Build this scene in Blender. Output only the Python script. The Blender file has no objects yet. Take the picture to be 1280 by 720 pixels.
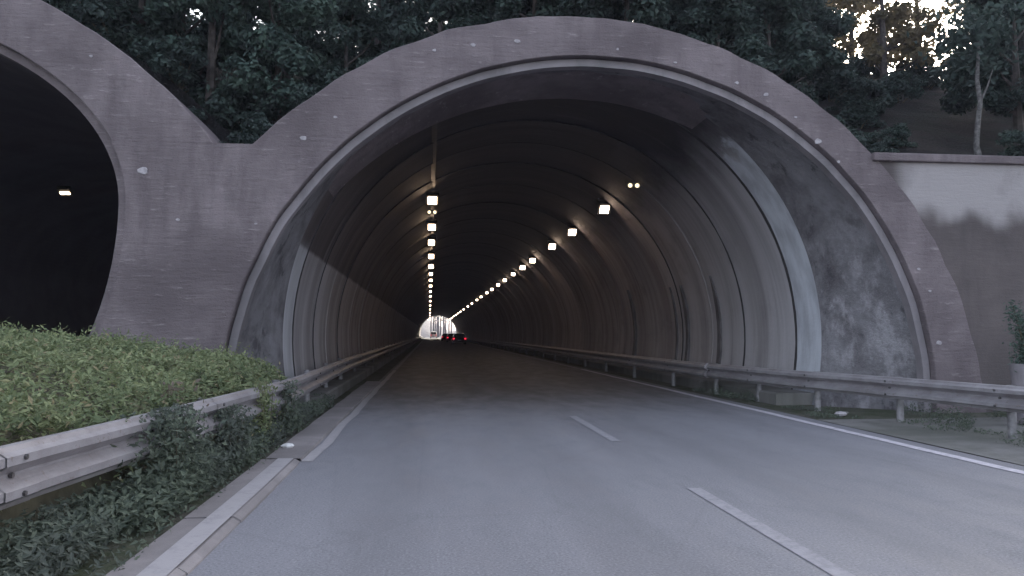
import bpy, math, random
from math import sin, cos, pi, radians, sqrt, atan2, hypot
from mathutils import Vector, Matrix, noise
random.seed(11)
S = bpy.context.scene
col = S.collection

# ------------------------------------------------------------------ helpers
def tag(o, label=None, cat=None, group=None, kind=None):
    if label: o['label'] = label
    if cat: o['category'] = cat
    if group: o['group'] = group
    if kind: o['kind'] = kind
    return o

def empty(name, loc, label, cat, group=None, rz=0):
    o = bpy.data.objects.new(name, None); col.objects.link(o)
    o.empty_display_size = .2
    o.location = loc; o.rotation_euler = (0, 0, rz)
    return tag(o, label, cat, group)

class MB:
    def __init__(s): s.v = []; s.f = []
    def box(s, x0, x1, y0, y1, z0, z1):
        b = len(s.v)
        for z in (z0, z1):
            s.v += [(x0, y0, z), (x1, y0, z), (x1, y1, z), (x0, y1, z)]
        s.f += [(b, b+3, b+2, b+1), (b+4, b+5, b+6, b+7)]
        for i in range(4):
            j = (i+1) % 4
            s.f.append((b+i, b+j, b+4+j, b+4+i))
        return s
    def obox(s, c, size, M):
        b = len(s.v)
        for dz in (-.5, .5):
            for dx, dy in ((-.5, -.5), (.5, -.5), (.5, .5), (-.5, .5)):
                p = M @ Vector((dx*size[0], dy*size[1], dz*size[2]))
                s.v.append((c[0]+p.x, c[1]+p.y, c[2]+p.z))
        s.f += [(b, b+3, b+2, b+1), (b+4, b+5, b+6, b+7)]
        for i in range(4):
            j = (i+1) % 4
            s.f.append((b+i, b+j, b+4+j, b+4+i))
        return s
    def grid(s, rows, close=False, flip=False):
        b = len(s.v); n = len(rows[0])
        for r in rows: s.v += [tuple(p) for p in r]
        for i in range(len(rows)-1):
            for j in range(n if close else n-1):
                k = (j+1) % n
                q = (b+i*n+j, b+i*n+k, b+(i+1)*n+k, b+(i+1)*n+j)
                s.f.append(q[::-1] if flip else q)
        return s
    def poly(s, pts):
        b = len(s.v); s.v += [tuple(p) for p in pts]; s.f.append(tuple(range(b, b+len(pts)))); return s
    def tube(s, pts, rad, n=8, cap=True):
        rows = []
        for i, p in enumerate(pts):
            p = Vector(p); a = Vector(pts[max(i-1, 0)]); c = Vector(pts[min(i+1, len(pts)-1)])
            d = (c-a).normalized()
            u = d.cross(Vector((.13, .97, .2))).normalized(); w = d.cross(u)
            r = rad[i] if isinstance(rad, (list, tuple)) else rad
            rows.append([p + (u*cos(2*pi*k/n)+w*sin(2*pi*k/n))*r for k in range(n)])
        s.grid(rows, close=True)
        if cap: s.poly(rows[0][::-1]); s.poly(rows[-1])
        return s
    def build(s, name, mat, parent=None, smooth=False, bevel=0):
        me = bpy.data.meshes.new(name)
        off = Vector((0, 0, 0))
        if parent is not None:
            off = Vector(parent.get('_off', (0, 0, 0)))
        me.from_pydata([(v[0]-off.x, v[1]-off.y, v[2]-off.z) for v in s.v], [], s.f)
        if smooth:
            me.polygons.foreach_set('use_smooth', [True]*len(me.polygons))
        me.materials.append(mat); me.update()
        o = bpy.data.objects.new(name, me); col.objects.link(o)
        if parent is not None: o.parent = parent
        if bevel:
            m = o.modifiers.new('bevel', 'BEVEL'); m.width = bevel; m.segments = 2; m.limit_method = 'ANGLE'
        return o

def world_root(name, loc, label, cat, group=None):
    """empty at the thing's base; its parts are given in world coordinates"""
    o = empty(name, loc, label, cat, group); o['_off'] = tuple(loc); return o

def copy_tree(o, parent=None):
    c = o.copy(); col.objects.link(c); c.parent = parent
    for ch in list(o.children): copy_tree(ch, c)
    return c

def ordw(i):
    w = ['first', 'second', 'third', 'fourth', 'fifth', 'sixth', 'seventh', 'eighth', 'ninth', 'tenth', 'eleventh', 'twelfth',
         'thirteenth', 'fourteenth', 'fifteenth', 'sixteenth', 'seventeenth', 'eighteenth', 'nineteenth', 'twentieth']
    return w[i]

# ------------------------------------------------------------------ materials
def newmat(name):
    m = bpy.data.materials.new(name); m.use_nodes = True
    nt = m.node_tree; nt.nodes.clear()
    out = nt.nodes.new('ShaderNodeOutputMaterial')
    return m, nt, out

class NT:
    def __init__(s, nt): s.nt = nt
    def n(s, t, **kw):
        x = s.nt.nodes.new(t)
        for k, v in kw.items(): setattr(x, k, v)
        return x
    def link(s, a, b): s.nt.links.new(a, b)
    def setin(s, sock, v):
        if hasattr(v, 'links') or hasattr(v, 'is_output'): s.link(v, sock)
        else: sock.default_value = v
    def math(s, op, a, b=0.0, clamp=False):
        x = s.n('ShaderNodeMath', operation=op, use_clamp=clamp)
        s.setin(x.inputs[0], a); s.setin(x.inputs[1], b); return x.outputs[0]
    def noise(s, vec, scale, detail=4, rough=.55, dist=0.0):
        x = s.n('ShaderNodeTexNoise'); s.link(vec, x.inputs['Vector'])
        x.inputs['Scale'].default_value = scale; x.inputs['Detail'].default_value = detail
        x.inputs['Roughness'].default_value = rough; x.inputs['Distortion'].default_value = dist
        return x.outputs['Fac']
    def mapr(s, v, a, b, c=0.0, d=1.0):
        x = s.n('ShaderNodeMapRange', interpolation_type='SMOOTHSTEP'); s.setin(x.inputs[0], v)
        x.inputs[1].default_value = a; x.inputs[2].default_value = b; x.inputs[3].default_value = c; x.inputs[4].default_value = d
        return x.outputs[0]
    def mix(s, f, a, b):
        x = s.n('ShaderNodeMix', data_type='RGBA'); s.setin(x.inputs[0], f)
        for i, c in ((6, a), (7, b)):
            if isinstance(c, tuple): x.inputs[i].default_value = (*c, 1)
            else: s.link(c, x.inputs[i])
        return x.outputs[2]
    def vscale(s, vec, sc):
        x = s.n('ShaderNodeVectorMath', operation='MULTIPLY'); s.link(vec, x.inputs[0]); x.inputs[1].default_value = sc
        return x.outputs[0]
    def pos(s): return s.n('ShaderNodeNewGeometry').outputs['Position']
    def sep(s, v):
        x = s.n('ShaderNodeSeparateXYZ'); s.link(v, x.inputs[0]); return x.outputs
    def bsdf(s, out, colr, rough=.8, bump=None, bs=.3, bd=.01, spec=.5, metal=0):
        b = s.n('ShaderNodeBsdfPrincipled')
        if isinstance(colr, tuple): b.inputs['Base Color'].default_value = (*colr, 1)
        else: s.link(colr, b.inputs['Base Color'])
        s.setin(b.inputs['Roughness'], rough)
        b.inputs['Specular IOR Level'].default_value = spec; b.inputs['Metallic'].default_value = metal
        if bump is not None:
            k = s.n('ShaderNodeBump'); k.inputs['Strength'].default_value = bs; k.inputs['Distance'].default_value = bd
            s.link(bump, k.inputs['Height']); s.link(k.outputs[0], b.inputs['Normal'])
        s.link(b.outputs[0], out.inputs[0]); return b

def simple(name, c, rough=.7, var=.25, scale=6, metal=0, spec=.4):
    m, nt, out = newmat(name); N = NT(nt); p = N.pos()
    f = N.mapr(N.noise(p, scale, 5), .3, .7)
    d = tuple(x*(1-var) for x in c); e = tuple(min(1, x*(1+var)) for x in c)
    N.bsdf(out, N.mix(f, d, e), rough, bump=N.noise(p, scale*6, 3), bs=.15, spec=spec, metal=metal)
    return m

def concrete(name, base, dark, light, streak=(1, 1, .25), scr=.5, lightband=None, bs=.5):
    m, nt, out = newmat(name); N = NT(nt); p = N.pos(); x, y, z = N.sep(p)
    big = N.mapr(N.noise(p, .45, 5, .6, .4), .35, .68)
    st = N.mapr(N.noise(N.vscale(p, streak), 2.2, 6, .65), .42, .72)
    c = N.mix(big, base, dark)
    c = N.mix(N.math('MULTIPLY', st, .8), c, dark)
    # short horizontal trowel marks, lighter and darker
    hs = N.noise(N.vscale(p, (1.6, 1.6, 11)), 1.6, 6, .7)
    c = N.mix(N.math('MULTIPLY', N.mapr(hs, .58, .7), scr), c, light)
    c = N.mix(N.math('MULTIPLY', N.mapr(hs, .42, .32), scr*.9), c, dark)
    pit = N.noise(p, 9, 6, .7)
    c = N.mix(N.math('MULTIPLY', N.mapr(pit, .66, .74), .6), c, light)
    fine = N.noise(p, 38, 4, .7)
    c = N.mix(N.math('MULTIPLY', N.mapr(fine, .55, .75), .35), c, dark)
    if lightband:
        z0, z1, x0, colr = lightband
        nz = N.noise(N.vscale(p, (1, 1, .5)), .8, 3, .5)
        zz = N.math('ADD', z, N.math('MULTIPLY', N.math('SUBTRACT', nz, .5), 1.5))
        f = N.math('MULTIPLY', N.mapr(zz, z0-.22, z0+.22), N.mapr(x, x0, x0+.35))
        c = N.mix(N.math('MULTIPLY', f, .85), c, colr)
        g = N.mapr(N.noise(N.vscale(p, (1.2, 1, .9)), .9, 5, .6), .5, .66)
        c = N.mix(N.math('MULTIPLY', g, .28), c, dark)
    h = N.math('ADD', N.math('MULTIPLY', hs, .7), N.math('ADD', N.math('MULTIPLY', pit, .5), N.math('MULTIPLY', fine, .3)))
    N.bsdf(out, c, .9, bump=h, bs=bs, bd=.04, spec=.2)
    return m

M = {}
M['face'] = concrete('face_concrete', (.228, .19, .206), (.128, .105, .116), (.36, .312, .33), scr=.6, bs=1)
M['pier'] = M['face']
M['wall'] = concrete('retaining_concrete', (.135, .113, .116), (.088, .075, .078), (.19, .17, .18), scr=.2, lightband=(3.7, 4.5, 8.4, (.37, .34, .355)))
M['ledge'] = concrete('ledge_concrete', (.29, .26, .285), (.17, .155, .17), (.42, .38, .42), scr=.2, bs=.2)
def throat_mat():
    m, nt, out = newmat('throat_rough'); N = NT(nt); p = N.pos(); x, y, z = N.sep(p)
    a = N.noise(p, .8, 6, .7, .6); b = N.noise(N.vscale(p, (1, 1, .5)), 2.6, 6, .7); c_ = N.noise(p, 12, 5, .75)
    c = N.mix(N.mapr(a, .35, .62), (.12, .11, .122), (.21, .20, .22))
    # rubbed render left in pale blotches low down, fainter near the crown
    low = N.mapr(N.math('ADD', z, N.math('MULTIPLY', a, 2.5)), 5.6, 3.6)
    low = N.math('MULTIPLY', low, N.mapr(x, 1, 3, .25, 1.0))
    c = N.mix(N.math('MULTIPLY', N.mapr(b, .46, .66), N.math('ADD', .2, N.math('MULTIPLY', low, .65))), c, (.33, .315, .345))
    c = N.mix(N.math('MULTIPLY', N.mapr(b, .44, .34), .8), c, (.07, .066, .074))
    c = N.mix(N.math('MULTIPLY', N.mapr(c_, .62, .72), .4), c, (.36, .34, .38))
    N.bsdf(out, c, .9, bump=N.math('ADD', b, c_), bs=.9, bd=.05, spec=.2); return m
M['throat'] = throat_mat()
M['patch'] = simple('mortar', (.36, .33, .36), .9, .2, 20)
M['kerb'] = concrete('kerb_concrete', (.29, .262, .27), (.19, .172, .178), (.38, .35, .36), scr=.1, bs=.3)

def lining_mat():
    m, nt, out = newmat('lining'); N = NT(nt); p = N.pos(); x, y, z = N.sep(p)
    # arch-wise bands: mostly a function of the distance along the tunnel
    band = N.noise(N.vscale(p, (.07, 1.1, .07)), 1.0, 4, .6)
    band2 = N.noise(N.vscale(p, (.25, 3.0, .12)), 1.0, 5, .65)
    mott = N.noise(p, .9, 6, .65)
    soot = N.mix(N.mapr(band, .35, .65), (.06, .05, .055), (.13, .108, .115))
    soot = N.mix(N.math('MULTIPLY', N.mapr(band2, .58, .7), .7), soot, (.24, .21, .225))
    paint = N.mix(N.mapr(band, .35, .62), (.30, .26, .265), (.46, .42, .44))
    paint = N.mix(N.math('MULTIPLY', N.mapr(band2, .45, .32), .6), paint, (.12, .10, .105))
    paint = N.mix(N.math('MULTIPLY', N.mapr(mott, .5, .7), .35), paint, (.12, .105, .11))
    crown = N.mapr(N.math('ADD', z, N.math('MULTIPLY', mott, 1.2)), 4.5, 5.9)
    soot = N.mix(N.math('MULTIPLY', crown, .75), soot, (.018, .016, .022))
    near_mouth = N.mapr(N.math('ADD', y, N.math('MULTIPLY', mott, 6)), 29, 18)  # paler, cooler paint towards the mouth
    mouth_pale = N.mix(N.mapr(band, .35, .62), (.34, .325, .355), (.56, .54, .59))
    paint = N.mix(N.math('MULTIPLY', near_mouth, .7), paint, mouth_pale)
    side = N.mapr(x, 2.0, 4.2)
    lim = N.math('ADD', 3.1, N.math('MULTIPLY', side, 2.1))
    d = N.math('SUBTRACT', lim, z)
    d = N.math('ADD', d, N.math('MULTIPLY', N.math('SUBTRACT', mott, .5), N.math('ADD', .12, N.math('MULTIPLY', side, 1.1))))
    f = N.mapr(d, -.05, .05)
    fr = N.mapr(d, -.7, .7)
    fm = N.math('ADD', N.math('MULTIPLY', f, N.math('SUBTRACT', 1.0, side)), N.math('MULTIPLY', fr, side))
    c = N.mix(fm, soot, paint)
    # pale rendered first ring
    first = N.math('MULTIPLY', N.mapr(y, 15.75, 15.7), N.mapr(N.math('ADD', N.math('ADD', z, N.math('MULTIPLY', side, -2.2)), N.math('MULTIPLY', N.math('SUBTRACT', mott, .5), N.math('ADD', .1, N.math('MULTIPLY', side, 2.5)))), 3.3, 2.9))
    w = N.mix(N.mapr(N.noise(N.vscale(p, (1, 1, .3)), 3, 5), .3, .75), (.66, .68, .76), (.42, .43, .49))
    c = N.mix(N.math('MULTIPLY', first, N.math('ADD', .45, N.math('MULTIPLY', side, .5))), c, w)
    # grime along the foot
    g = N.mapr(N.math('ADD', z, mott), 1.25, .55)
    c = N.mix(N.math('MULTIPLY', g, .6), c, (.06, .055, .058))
    N.bsdf(out, c, .75, bump=N.math('ADD', mott, N.noise(p, 14, 5)), bs=.3, bd=.03, spec=.3)
    return m
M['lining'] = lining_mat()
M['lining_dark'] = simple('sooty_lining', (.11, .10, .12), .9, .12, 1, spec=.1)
M['drain'] = simple('drain_stain', (.12, .108, .115), .8, .3, 3)
M['joint_soft'] = simple('joint_mortar', (.21, .185, .195), .9, .4, 3)
M['joint'] = simple('joint_tar', (.05, .045, .05), .9, .3, 8)

def road_mat():
    m, nt, out = newmat('road_asphalt'); N = NT(nt); p = N.pos(); x, y, z = N.sep(p)
    fine = N.noise(p, 55, 4, .7); mid = N.noise(N.vscale(p, (1, .35, 1)), 2.2, 5, .6); big = N.noise(N.vscale(p, (1, .12, 1)), .6, 4, .6)
    c = N.mix(N.mapr(big, .35, .65), (.168, .164, .188), (.205, .20, .228))
    c = N.mix(N.math('MULTIPLY', N.mapr(mid, .5, .7), .3), c, (.13, .128, .14))
    c = N.mix(N.math('MULTIPLY', N.mapr(fine, .52, .66), .6), c, (.33, .325, .345))
    c = N.mix(N.math('MULTIPLY', N.mapr(fine, .47, .35), .6), c, (.075, .075, .085))
    # tunnel shade put into the colour: darker, browner road under the roof
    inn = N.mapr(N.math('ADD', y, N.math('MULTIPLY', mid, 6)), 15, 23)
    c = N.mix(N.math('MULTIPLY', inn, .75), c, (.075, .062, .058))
    # wheel-track polish along both lanes
    def track(c0, w): return N.mapr(N.math('ABSOLUTE', N.math('SUBTRACT', x, c0)), w, 0.0)
    t = N.math('ADD', N.math('ADD', track(-.35, .45), track(1.45, .45)), N.math('ADD', track(3.3, .45), track(5.1, .45)))
    c = N.mix(N.math('MULTIPLY', t, .26), c, (.13, .128, .145))
    # hairline cracks
    v = N.n('ShaderNodeTexVoronoi', feature='DISTANCE_TO_EDGE'); N.link(N.vscale(p, (.55, .22, 1)), v.inputs['Vector']); v.inputs['Scale'].default_value = 1.3
    dist = N.math('ADD', v.outputs['Distance'], N.math('MULTIPLY', N.math('SUBTRACT', N.noise(p, 5, 4), .5), .03))
    c = N.mix(N.math('MULTIPLY', N.mapr(dist, .012, .0), .10), c, (.06, .06, .065))
    N.bsdf(out, c, N.mapr(mid, .3, .7, .55, .75), bump=fine, bs=.35, bd=.008, spec=.45)
    return m
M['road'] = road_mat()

def paint_mat(name, c, wear):
    m, nt, out = newmat(name); N = NT(nt); p = N.pos()
    f = N.mapr(N.math('ADD', N.noise(p, 9, 5, .7), N.math('MULTIPLY', N.noise(p, 40, 3, .7), .5)), wear-.12, wear+.45)
    N.bsdf(out, N.mix(f, c, (.17, .165, .185)), .7, bump=N.noise(p, 50, 3), bs=.2, bd=.005)
    return m
M['line'] = paint_mat('white_line', (.54, .50, .56), .74)
M['worn'] = paint_mat('worn_line', (.30, .285, .32), .66)
M['kerbpaint'] = paint_mat('kerb_paint', (.35, .325, .345), .80)
M['tar'] = simple('tar_seal', (.115, .118, .135), .55, .15, 3)
M['repair'] = simple('repair_asphalt', (.175, .172, .195), .7, .12, 4)

def ground_mat():
    m, nt, out = newmat('soil'); N = NT(nt); p = N.pos()
    a = N.noise(p, 1.3, 6, .65); b = N.noise(p, 9, 5, .7)
    c = N.mix(N.mapr(a, .35, .65), (.11, .105, .09), (.06, .07, .045))
    c = N.mix(N.math('MULTIPLY', N.mapr(b, .55, .7), .6), c, (.18, .165, .15))
    N.bsdf(out, c, .95, bump=N.math('ADD', a, b), bs=.8, bd=.06, spec=.1); return m
M['soil'] = ground_mat()
def litter_mat():
    m, nt, out = newmat('forest_floor'); N = NT(nt); p = N.pos()
    a = N.noise(p, .7, 6, .65); b = N.noise(p, 7, 6, .75)
    c = N.mix(N.mapr(a, .35, .65), (.036, .03, .034), (.022, .027, .026))
    c = N.mix(N.math('MULTIPLY', N.mapr(b, .52, .68), .5), c, (.06, .05, .052))
    N.bsdf(out, c, .95, bump=N.math('ADD', a, b), bs=1, bd=.4, spec=.1); return m
M['litter'] = litter_mat()
M['verge'] = concrete('verge_concrete', (.20, .19, .19), (.11, .11, .10), (.27, .25, .25), scr=.1, bs=.5)

def rail_mat():
    m, nt, out = newmat('galvanised_steel'); N = NT(nt); p = N.pos(); x, y, z = N.sep(p)
    a = N.noise(N.vscale(p, (1, 1, 2)), 2.0, 6, .7); b = N.noise(p, 14, 5, .7)
    c = N.mix(N.mapr(a, .35, .65), (.33, .31, .335), (.235, .215, .23))
    c = N.mix(N.math('MULTIPLY', N.mapr(b, .58, .7), .6), c, (.17, .12, .10))
    N.bsdf(out, c, .45, bump=b, bs=.1, bd=.01, spec=.5, metal=.2); return m
M['rail'] = rail_mat()
M['post'] = simple('post_steel', (.22, .21, .225), .6, .3, 8, metal=.3)
M['bolt'] = simple('bolt_steel', (.12, .11, .115), .6, .3, 8, metal=.5)

def leaf_mat(name, c1, c2, c3, trans=.25):
    m, nt, out = newmat(name); N = NT(nt)
    g = N.n('ShaderNodeNewGeometry'); r = g.outputs['Random Per Island']
    p = g.outputs['Position']
    c = N.mix(r, c1, c2)
    c = N.mix(N.math('MULTIPLY', N.mapr(N.noise(p, .8, 4, .6), .45, .65), .8), c, c3)
    if name == 'leaf_hedge':
        q = N.noise(p, 2.3, 5, .7)
        c = N.mix(N.math('MULTIPLY', N.mapr(q, .56, .66), .7), c, (.17, .15, .10))
        c = N.mix(N.math('MULTIPLY', N.mapr(r, .94, .96), .7), c, (.30, .23, .15))
        c = N.mix(N.math('MULTIPLY', N.mapr(q, .42, .34), .7), c, (.055, .085, .05))
    b = N.n('ShaderNodeBsdfPrincipled'); N.link(c, b.inputs['Base Color']); b.inputs['Roughness'].default_value = .6; b.inputs['Specular IOR Level'].default_value = .12
    t = N.n('ShaderNodeBsdfTranslucent'); N.link(c, t.inputs[0])
    x = N.n('ShaderNodeMixShader'); x.inputs[0].default_value = trans
    N.link(b.outputs[0], x.inputs[1]); N.link(t.outputs[0], x.inputs[2]); N.link(x.outputs[0], out.inputs[0]); return m
M['leaf_dark'] = leaf_mat('leaf_dark', (.036, .054, .05), (.074, .10, .088), (.05, .065, .062))
M['leaf_green'] = leaf_mat('leaf_green', (.06, .092, .076), (.105, .145, .12), (.06, .09, .085))
M['leaf_gold'] = leaf_mat('leaf_gold', (.12, .10, .06), (.20, .16, .10), (.09, .085, .055), .45)
M['leaf_hedge'] = leaf_mat('leaf_hedge', (.13, .165, .085), (.33, .36, .20), (.12, .155, .09), .3)
M['leaf_weed'] = leaf_mat('leaf_weed', (.085, .105, .085), (.15, .175, .13), (.10, .11, .10), .25)
M['leaf_dry'] = leaf_mat('leaf_dry', (.16, .12, .10), (.25, .2, .17), (.14, .12, .1), .25)
M['bark'] = simple('bark', (.06, .05, .048), .9, .4, 7)
M['bark_pale'] = simple('bark_pale', (.105, .098, .10), .9, .5, 14)
M['bark_grey'] = simple('bark_grey', (.13, .125, .14), .85, .25, 9)
M['twig'] = simple('twig', (.09, .08, .055), .9, .3, 7)

def emit(name, c, s):
    m, nt, out = newmat(name); N = NT(nt)
    e = N.n('ShaderNodeEmission'); e.inputs[0].default_value = (*c, 1); e.inputs[1].default_value = s
    N.link(e.outputs[0], out.inputs[0]); return m
M['lamp'] = emit('lamp_glass', (1, .70, .46), 5.5)
M['lamp_r'] = emit('lamp_glass_cool', (1, .74, .55), 6.5)
M['lamp_dim'] = emit('lamp_dim', (1, .80, .5), .4)
M['tail'] = emit('tail_lens', (1, .03, .07), .25)
M['head'] = emit('head_lens', (1, .95, .85), 6)
M['housing'] = simple('lamp_housing', (.05, .05, .052), .5, .2, 10)
M['tray'] = simple('cable_tray', (.045, .042, .045), .6, .2, 5)
M['glass'] = simple('car_glass', (.015, .017, .02), .1, .1, 2, spec=.6)
M['tyre'] = simple('tyre', (.02, .02, .02), .9, .1, 9)
M['hub'] = simple('wheel_rim', (.25, .25, .26), .4, .1, 9, metal=.6)
M['car_white'] = simple('white_car_paint', (.72, .71, .70), .35, .04, 2)
M['car_dark'] = simple('dark_car_paint', (.03, .032, .038), .3, .1, 2)
M['car_red'] = simple('maroon_car_paint', (.09, .02, .028), .3, .1, 2)
M['plate'] = simple('number_plate', (.3, .33, .42), .5, .05, 2)
M['paper'] = simple('litter_paper', (.7, .68, .7), .8, .1, 20)
M['rock'] = concrete('pale_rock', (.26, .25, .26), (.17, .165, .17), (.34, .33, .34), bs=.8)

# ------------------------------------------------------------------ layout numbers (metres; tunnel runs along +Y)
YF = 13.0            # front of the portals
CX = 2.57            # tunnel centre line
LR, LZ = 5.4, 1.38   # lining circle
Y_LIN, Y_END = 14.6, 225.0
OUT_C, OUT_Z, OUT_R = 2.6, -.5, 7.55       # extrados of the right arch
L_C, L_Z, L_A, L_B1, L_B2 = -9.93, 3.55, 4.95, 3.22, 5.6   # opening of the left arch
LO_C, LO_Z, LO_R = -9.88, -.17, 7.88
TOPZ = 4.6

def ell(t, cx, cz, a, b): return (cx-a*cos(t), cz+b*sin(t))
def arc_from_floor(cx, cz, a, b, n, zf=-.06):
    t0 = math.asin((zf-cz)/b)
    return [ell(t0+(pi-2*t0)*i/(n-1), cx, cz, a, b) for i in range(n)]
def leftopen(grow, n, zf=-.06):
    pts = []
    a = L_A+grow
    tb = math.asin((zf-L_Z)/(L_B2+grow))
    ts = [tb+(pi-2*tb)*i/(n-1) for i in range(n)]
    for t in ts: pts.append((L_C-a*cos(t), L_Z+((L_B1+grow) if sin(t) > 0 else (L_B2+grow))*sin(t)))
    return pts

# ------------------------------------------------------------------ ground, roads
g = MB().grid([[(x, y, -.02) for x in (-700, -60, 60, 700)] for y in (-300, -60, 300, 1500)], flip=True)
o = g.build('ground', M['soil']); tag(o, kind='structure')
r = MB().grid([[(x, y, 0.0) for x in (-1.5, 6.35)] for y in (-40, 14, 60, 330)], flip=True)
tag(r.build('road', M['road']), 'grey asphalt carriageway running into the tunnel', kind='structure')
r2 = MB().grid([[(x, y, .0) for x in (-14.0, -6.2)] for y in (-40, 14, 60, 124)], flip=True)
tag(r2.build('road', M['road']), 'asphalt carriageway of the left tunnel behind the hedge', kind='structure')
# verge strips (their own surface, left and right of the carriageway)
v = MB().grid([[(x, y, .006+.012*noise.noise((x*2, y*1.3, 0))) for x in (6.35, 6.6, 6.9, 7.3, 7.9, 9, 10.5, 13, 18, 26)] for y in [-30+i*1.0 for i in range(43)]], flip=True)
tag(v.build('verge', M['verge'], smooth=True), 'dusty concrete verge under the right guardrail', kind='structure')
v = MB().grid([[(x, y, .01+.03*noise.noise((x*2, y*1.3, 3))+(.25 if x < -3 else 0)) for x in (-6.2, -4.5, -3.1, -2.5, -2.1, -1.8, -1.5)] for y in [-20+i*.8 for i in range(41)]], flip=True)
tag(v.build('median_verge', M['soil'], smooth=True), 'weedy soil strip under the left guardrail', kind='structure')
# footways inside the tunnel
def walkway(x0, x1, name, lab):
    w = MB(); prof = [(x0, -.02), (x0, .19), (x0+(.03 if x1 > x0 else -.03), .22), (x1, .22)]
    w.grid([[(px, y, pz) for px, pz in prof] for y in [14.75+i*6 for i in range(36)]], flip=(x1 < x0))
    w.poly([(px, 14.75, pz) for px, pz in prof]+[(x1, 14.75, -.02)])
    tag(w.build(name, M['verge']), lab, kind='structure')
walkway(-2.05, -2.9, 'walkway', 'low raised footway along the left tunnel wall')
walkway(6.95, 7.9, 'walkway', 'low raised footway along the right tunnel wall')

# painted lines
def line(x, y0, y1, w, mat, lab, z=.006, wob=0.0):
    n = max(2, int((y1-y0)/.7))
    rows = []
    for i in range(n+1):
        y = y0+(y1-y0)*i/n; d = wob*noise.noise((y*.8, x, 0))
        rows.append([(x-w/2+d, y, z), (x+w/2+d, y, z)])
    return tag(MB().grid(rows, flip=True).build('road_marking', mat), lab, kind='structure')
line(6.02, -10, 30, .15, M['line'], 'thin white edge line beside the right guardrail', wob=.05)
line(6.02, 30.5, 330, .15, M['worn'], 'faint white edge line on the right inside the tunnel')
line(-1.325, 8.72, 30, .13, M['kerbpaint'], 'worn white edge line on the left before the tunnel', wob=.04)
line(-1.33, 30.5, 330, .15, M['worn'], 'faint white edge line on the left inside the tunnel')
line(2.42, 3.2, 6.85, .13, M['worn'], 'nearest worn white lane dash')
line(2.45, 9.9, 13.0, .13, M['worn'], 'second worn white lane dash just outside the tunnel')
line(2.45, -5.5, -1.5, .13, M['worn'], 'lane dash behind the viewpoint')
# kerb stones on the left, each a block with a small joint
kerb = MB()
y = -4.0
while y < 8.6:
    L = 1.25; j = random.uniform(-.008, .008)
    x0, x1, z1 = -1.82+j, -1.41+j, .045+random.uniform(-.004, .004)
    rows = [[(x0, yy, -.02), (x0, yy, z1), (x1-.05, yy, z1), (x1, yy, z1-.03), (x1+.005, yy, -.02)] for yy in (y, min(y+L-.012, 8.7))]
    kerb.grid(rows, flip=True); kerb.poly(rows[0]); kerb.poly(rows[1][::-1])
    y += L
tag(kerb.build('kerb', M['kerb']), 'pale low kerb strip along the left edge of the road', kind='structure')
line(-1.555, -4, 8.66, .17, M['kerbpaint'], 'worn white paint along the top edge of the kerb', z=.054, wob=.01)
k2 = MB().grid([[(-1.80+.03*noise.noise((y, 0, 0)), y, .042), (-1.42, y, .036), (-1.40, y, -.02)] for y in [8.75+i*.6 for i in range(24)]], flip=True)
tag(k2.build('gutter', M['kerb']), 'dusty concrete gutter leading to the tunnel', kind='structure')

# ------------------------------------------------------------------ right tunnel: portal, lining
n = 97
rp = world_root('tunnel_portal', (CX, YF, 0), 'wide concrete arch portal around the lit road tunnel in the middle', 'tunnel portal')
def ringmesh(inner, outer, yf, yb):
    m = MB()
    A = [(x, yf, z) for x, z in inner]; B = [(x, yf, z) for x, z in outer]
    rows = []
    for t in (0, .015, .5, .985, 1):
        rows.append([(a[0]+(b[0]-a[0])*t, yf+(.015 if t in (0, 1) else 0), a[2]+(b[2]-a[2])*t) for a, b in zip(A, B)])
    m.grid(rows)
    m.grid([[(x, yb, z) for x, z in inner], [(x, yf+.015, z) for x, z in inner]])
    m.grid([[(x, yf+.015, z) for x, z in outer], [(x, yb, z) for x, z in outer]])
    return m
def wob(pts, a=.02, s=0): return [(x+a*noise.noise((x*1.7, z*1.7, s)), z+a*noise.noise((x*1.7, z*1.7, s+9))) for x, z in pts]
inner = wob(arc_from_floor(2.88, .3, 6.3, 6.05, n), .015)
outer = wob(arc_from_floor(OUT_C, OUT_Z, OUT_R, OUT_R, n), .06, 4)
ringmesh(inner, outer, YF-.008, YF+2.5).build('arch_ring', M['face'], rp)
# pale ledge ring set back inside the opening
in2 = [(x+(2.88-x)*.003, z-(z-.3)*.003) for x, z in inner]
in3 = [(2.88+(x-2.88)*(1-.15/6.3), .3+(z-.3)*(1-.15/6.05)) for x, z in inner]
lm = MB()
lm.grid([[(x, YF+.13, z) for x, z in in3], [(x, YF+.13, z) for x, z in in2]])
lm.grid([[(x, YF+.32, z) for x, z in in3], [(x, YF+.13, z) for x, z in in3]])
lm.build('ledge', M['ledge'], rp)
# rough throat from the ledge to the lining
lin0 = arc_from_floor(CX, LZ, LR, LR, n)
th = []
for k in range(9):
    t = k/8; rr = []
    for i in range(n):
        a = in3[i]; b = lin0[i]; s = t*t*(3-2*t)*.5+t*.5
        nx = .05*noise.noise((a[0]*2.2, k*1.1, a[1]*2.2)) * (1 if 0 < k < 8 else 0)
        dx, dz = a[0]-CX, a[1]-1; L = hypot(dx, dz)
        q_ = (LR-.10)/LR; bx, bz = (b[0]-CX)*q_+CX, (b[1]-LZ)*q_+LZ
        rr.append((a[0]+(bx-a[0])*s+dx/L*nx, YF+.32+(Y_LIN+.02-YF-.32)*t, a[1]+(bz-a[1])*s+dz/L*nx))
    th.append(rr)
MB().grid(th, flip=True).build('throat', M['throat'], rp, smooth=True)
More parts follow.
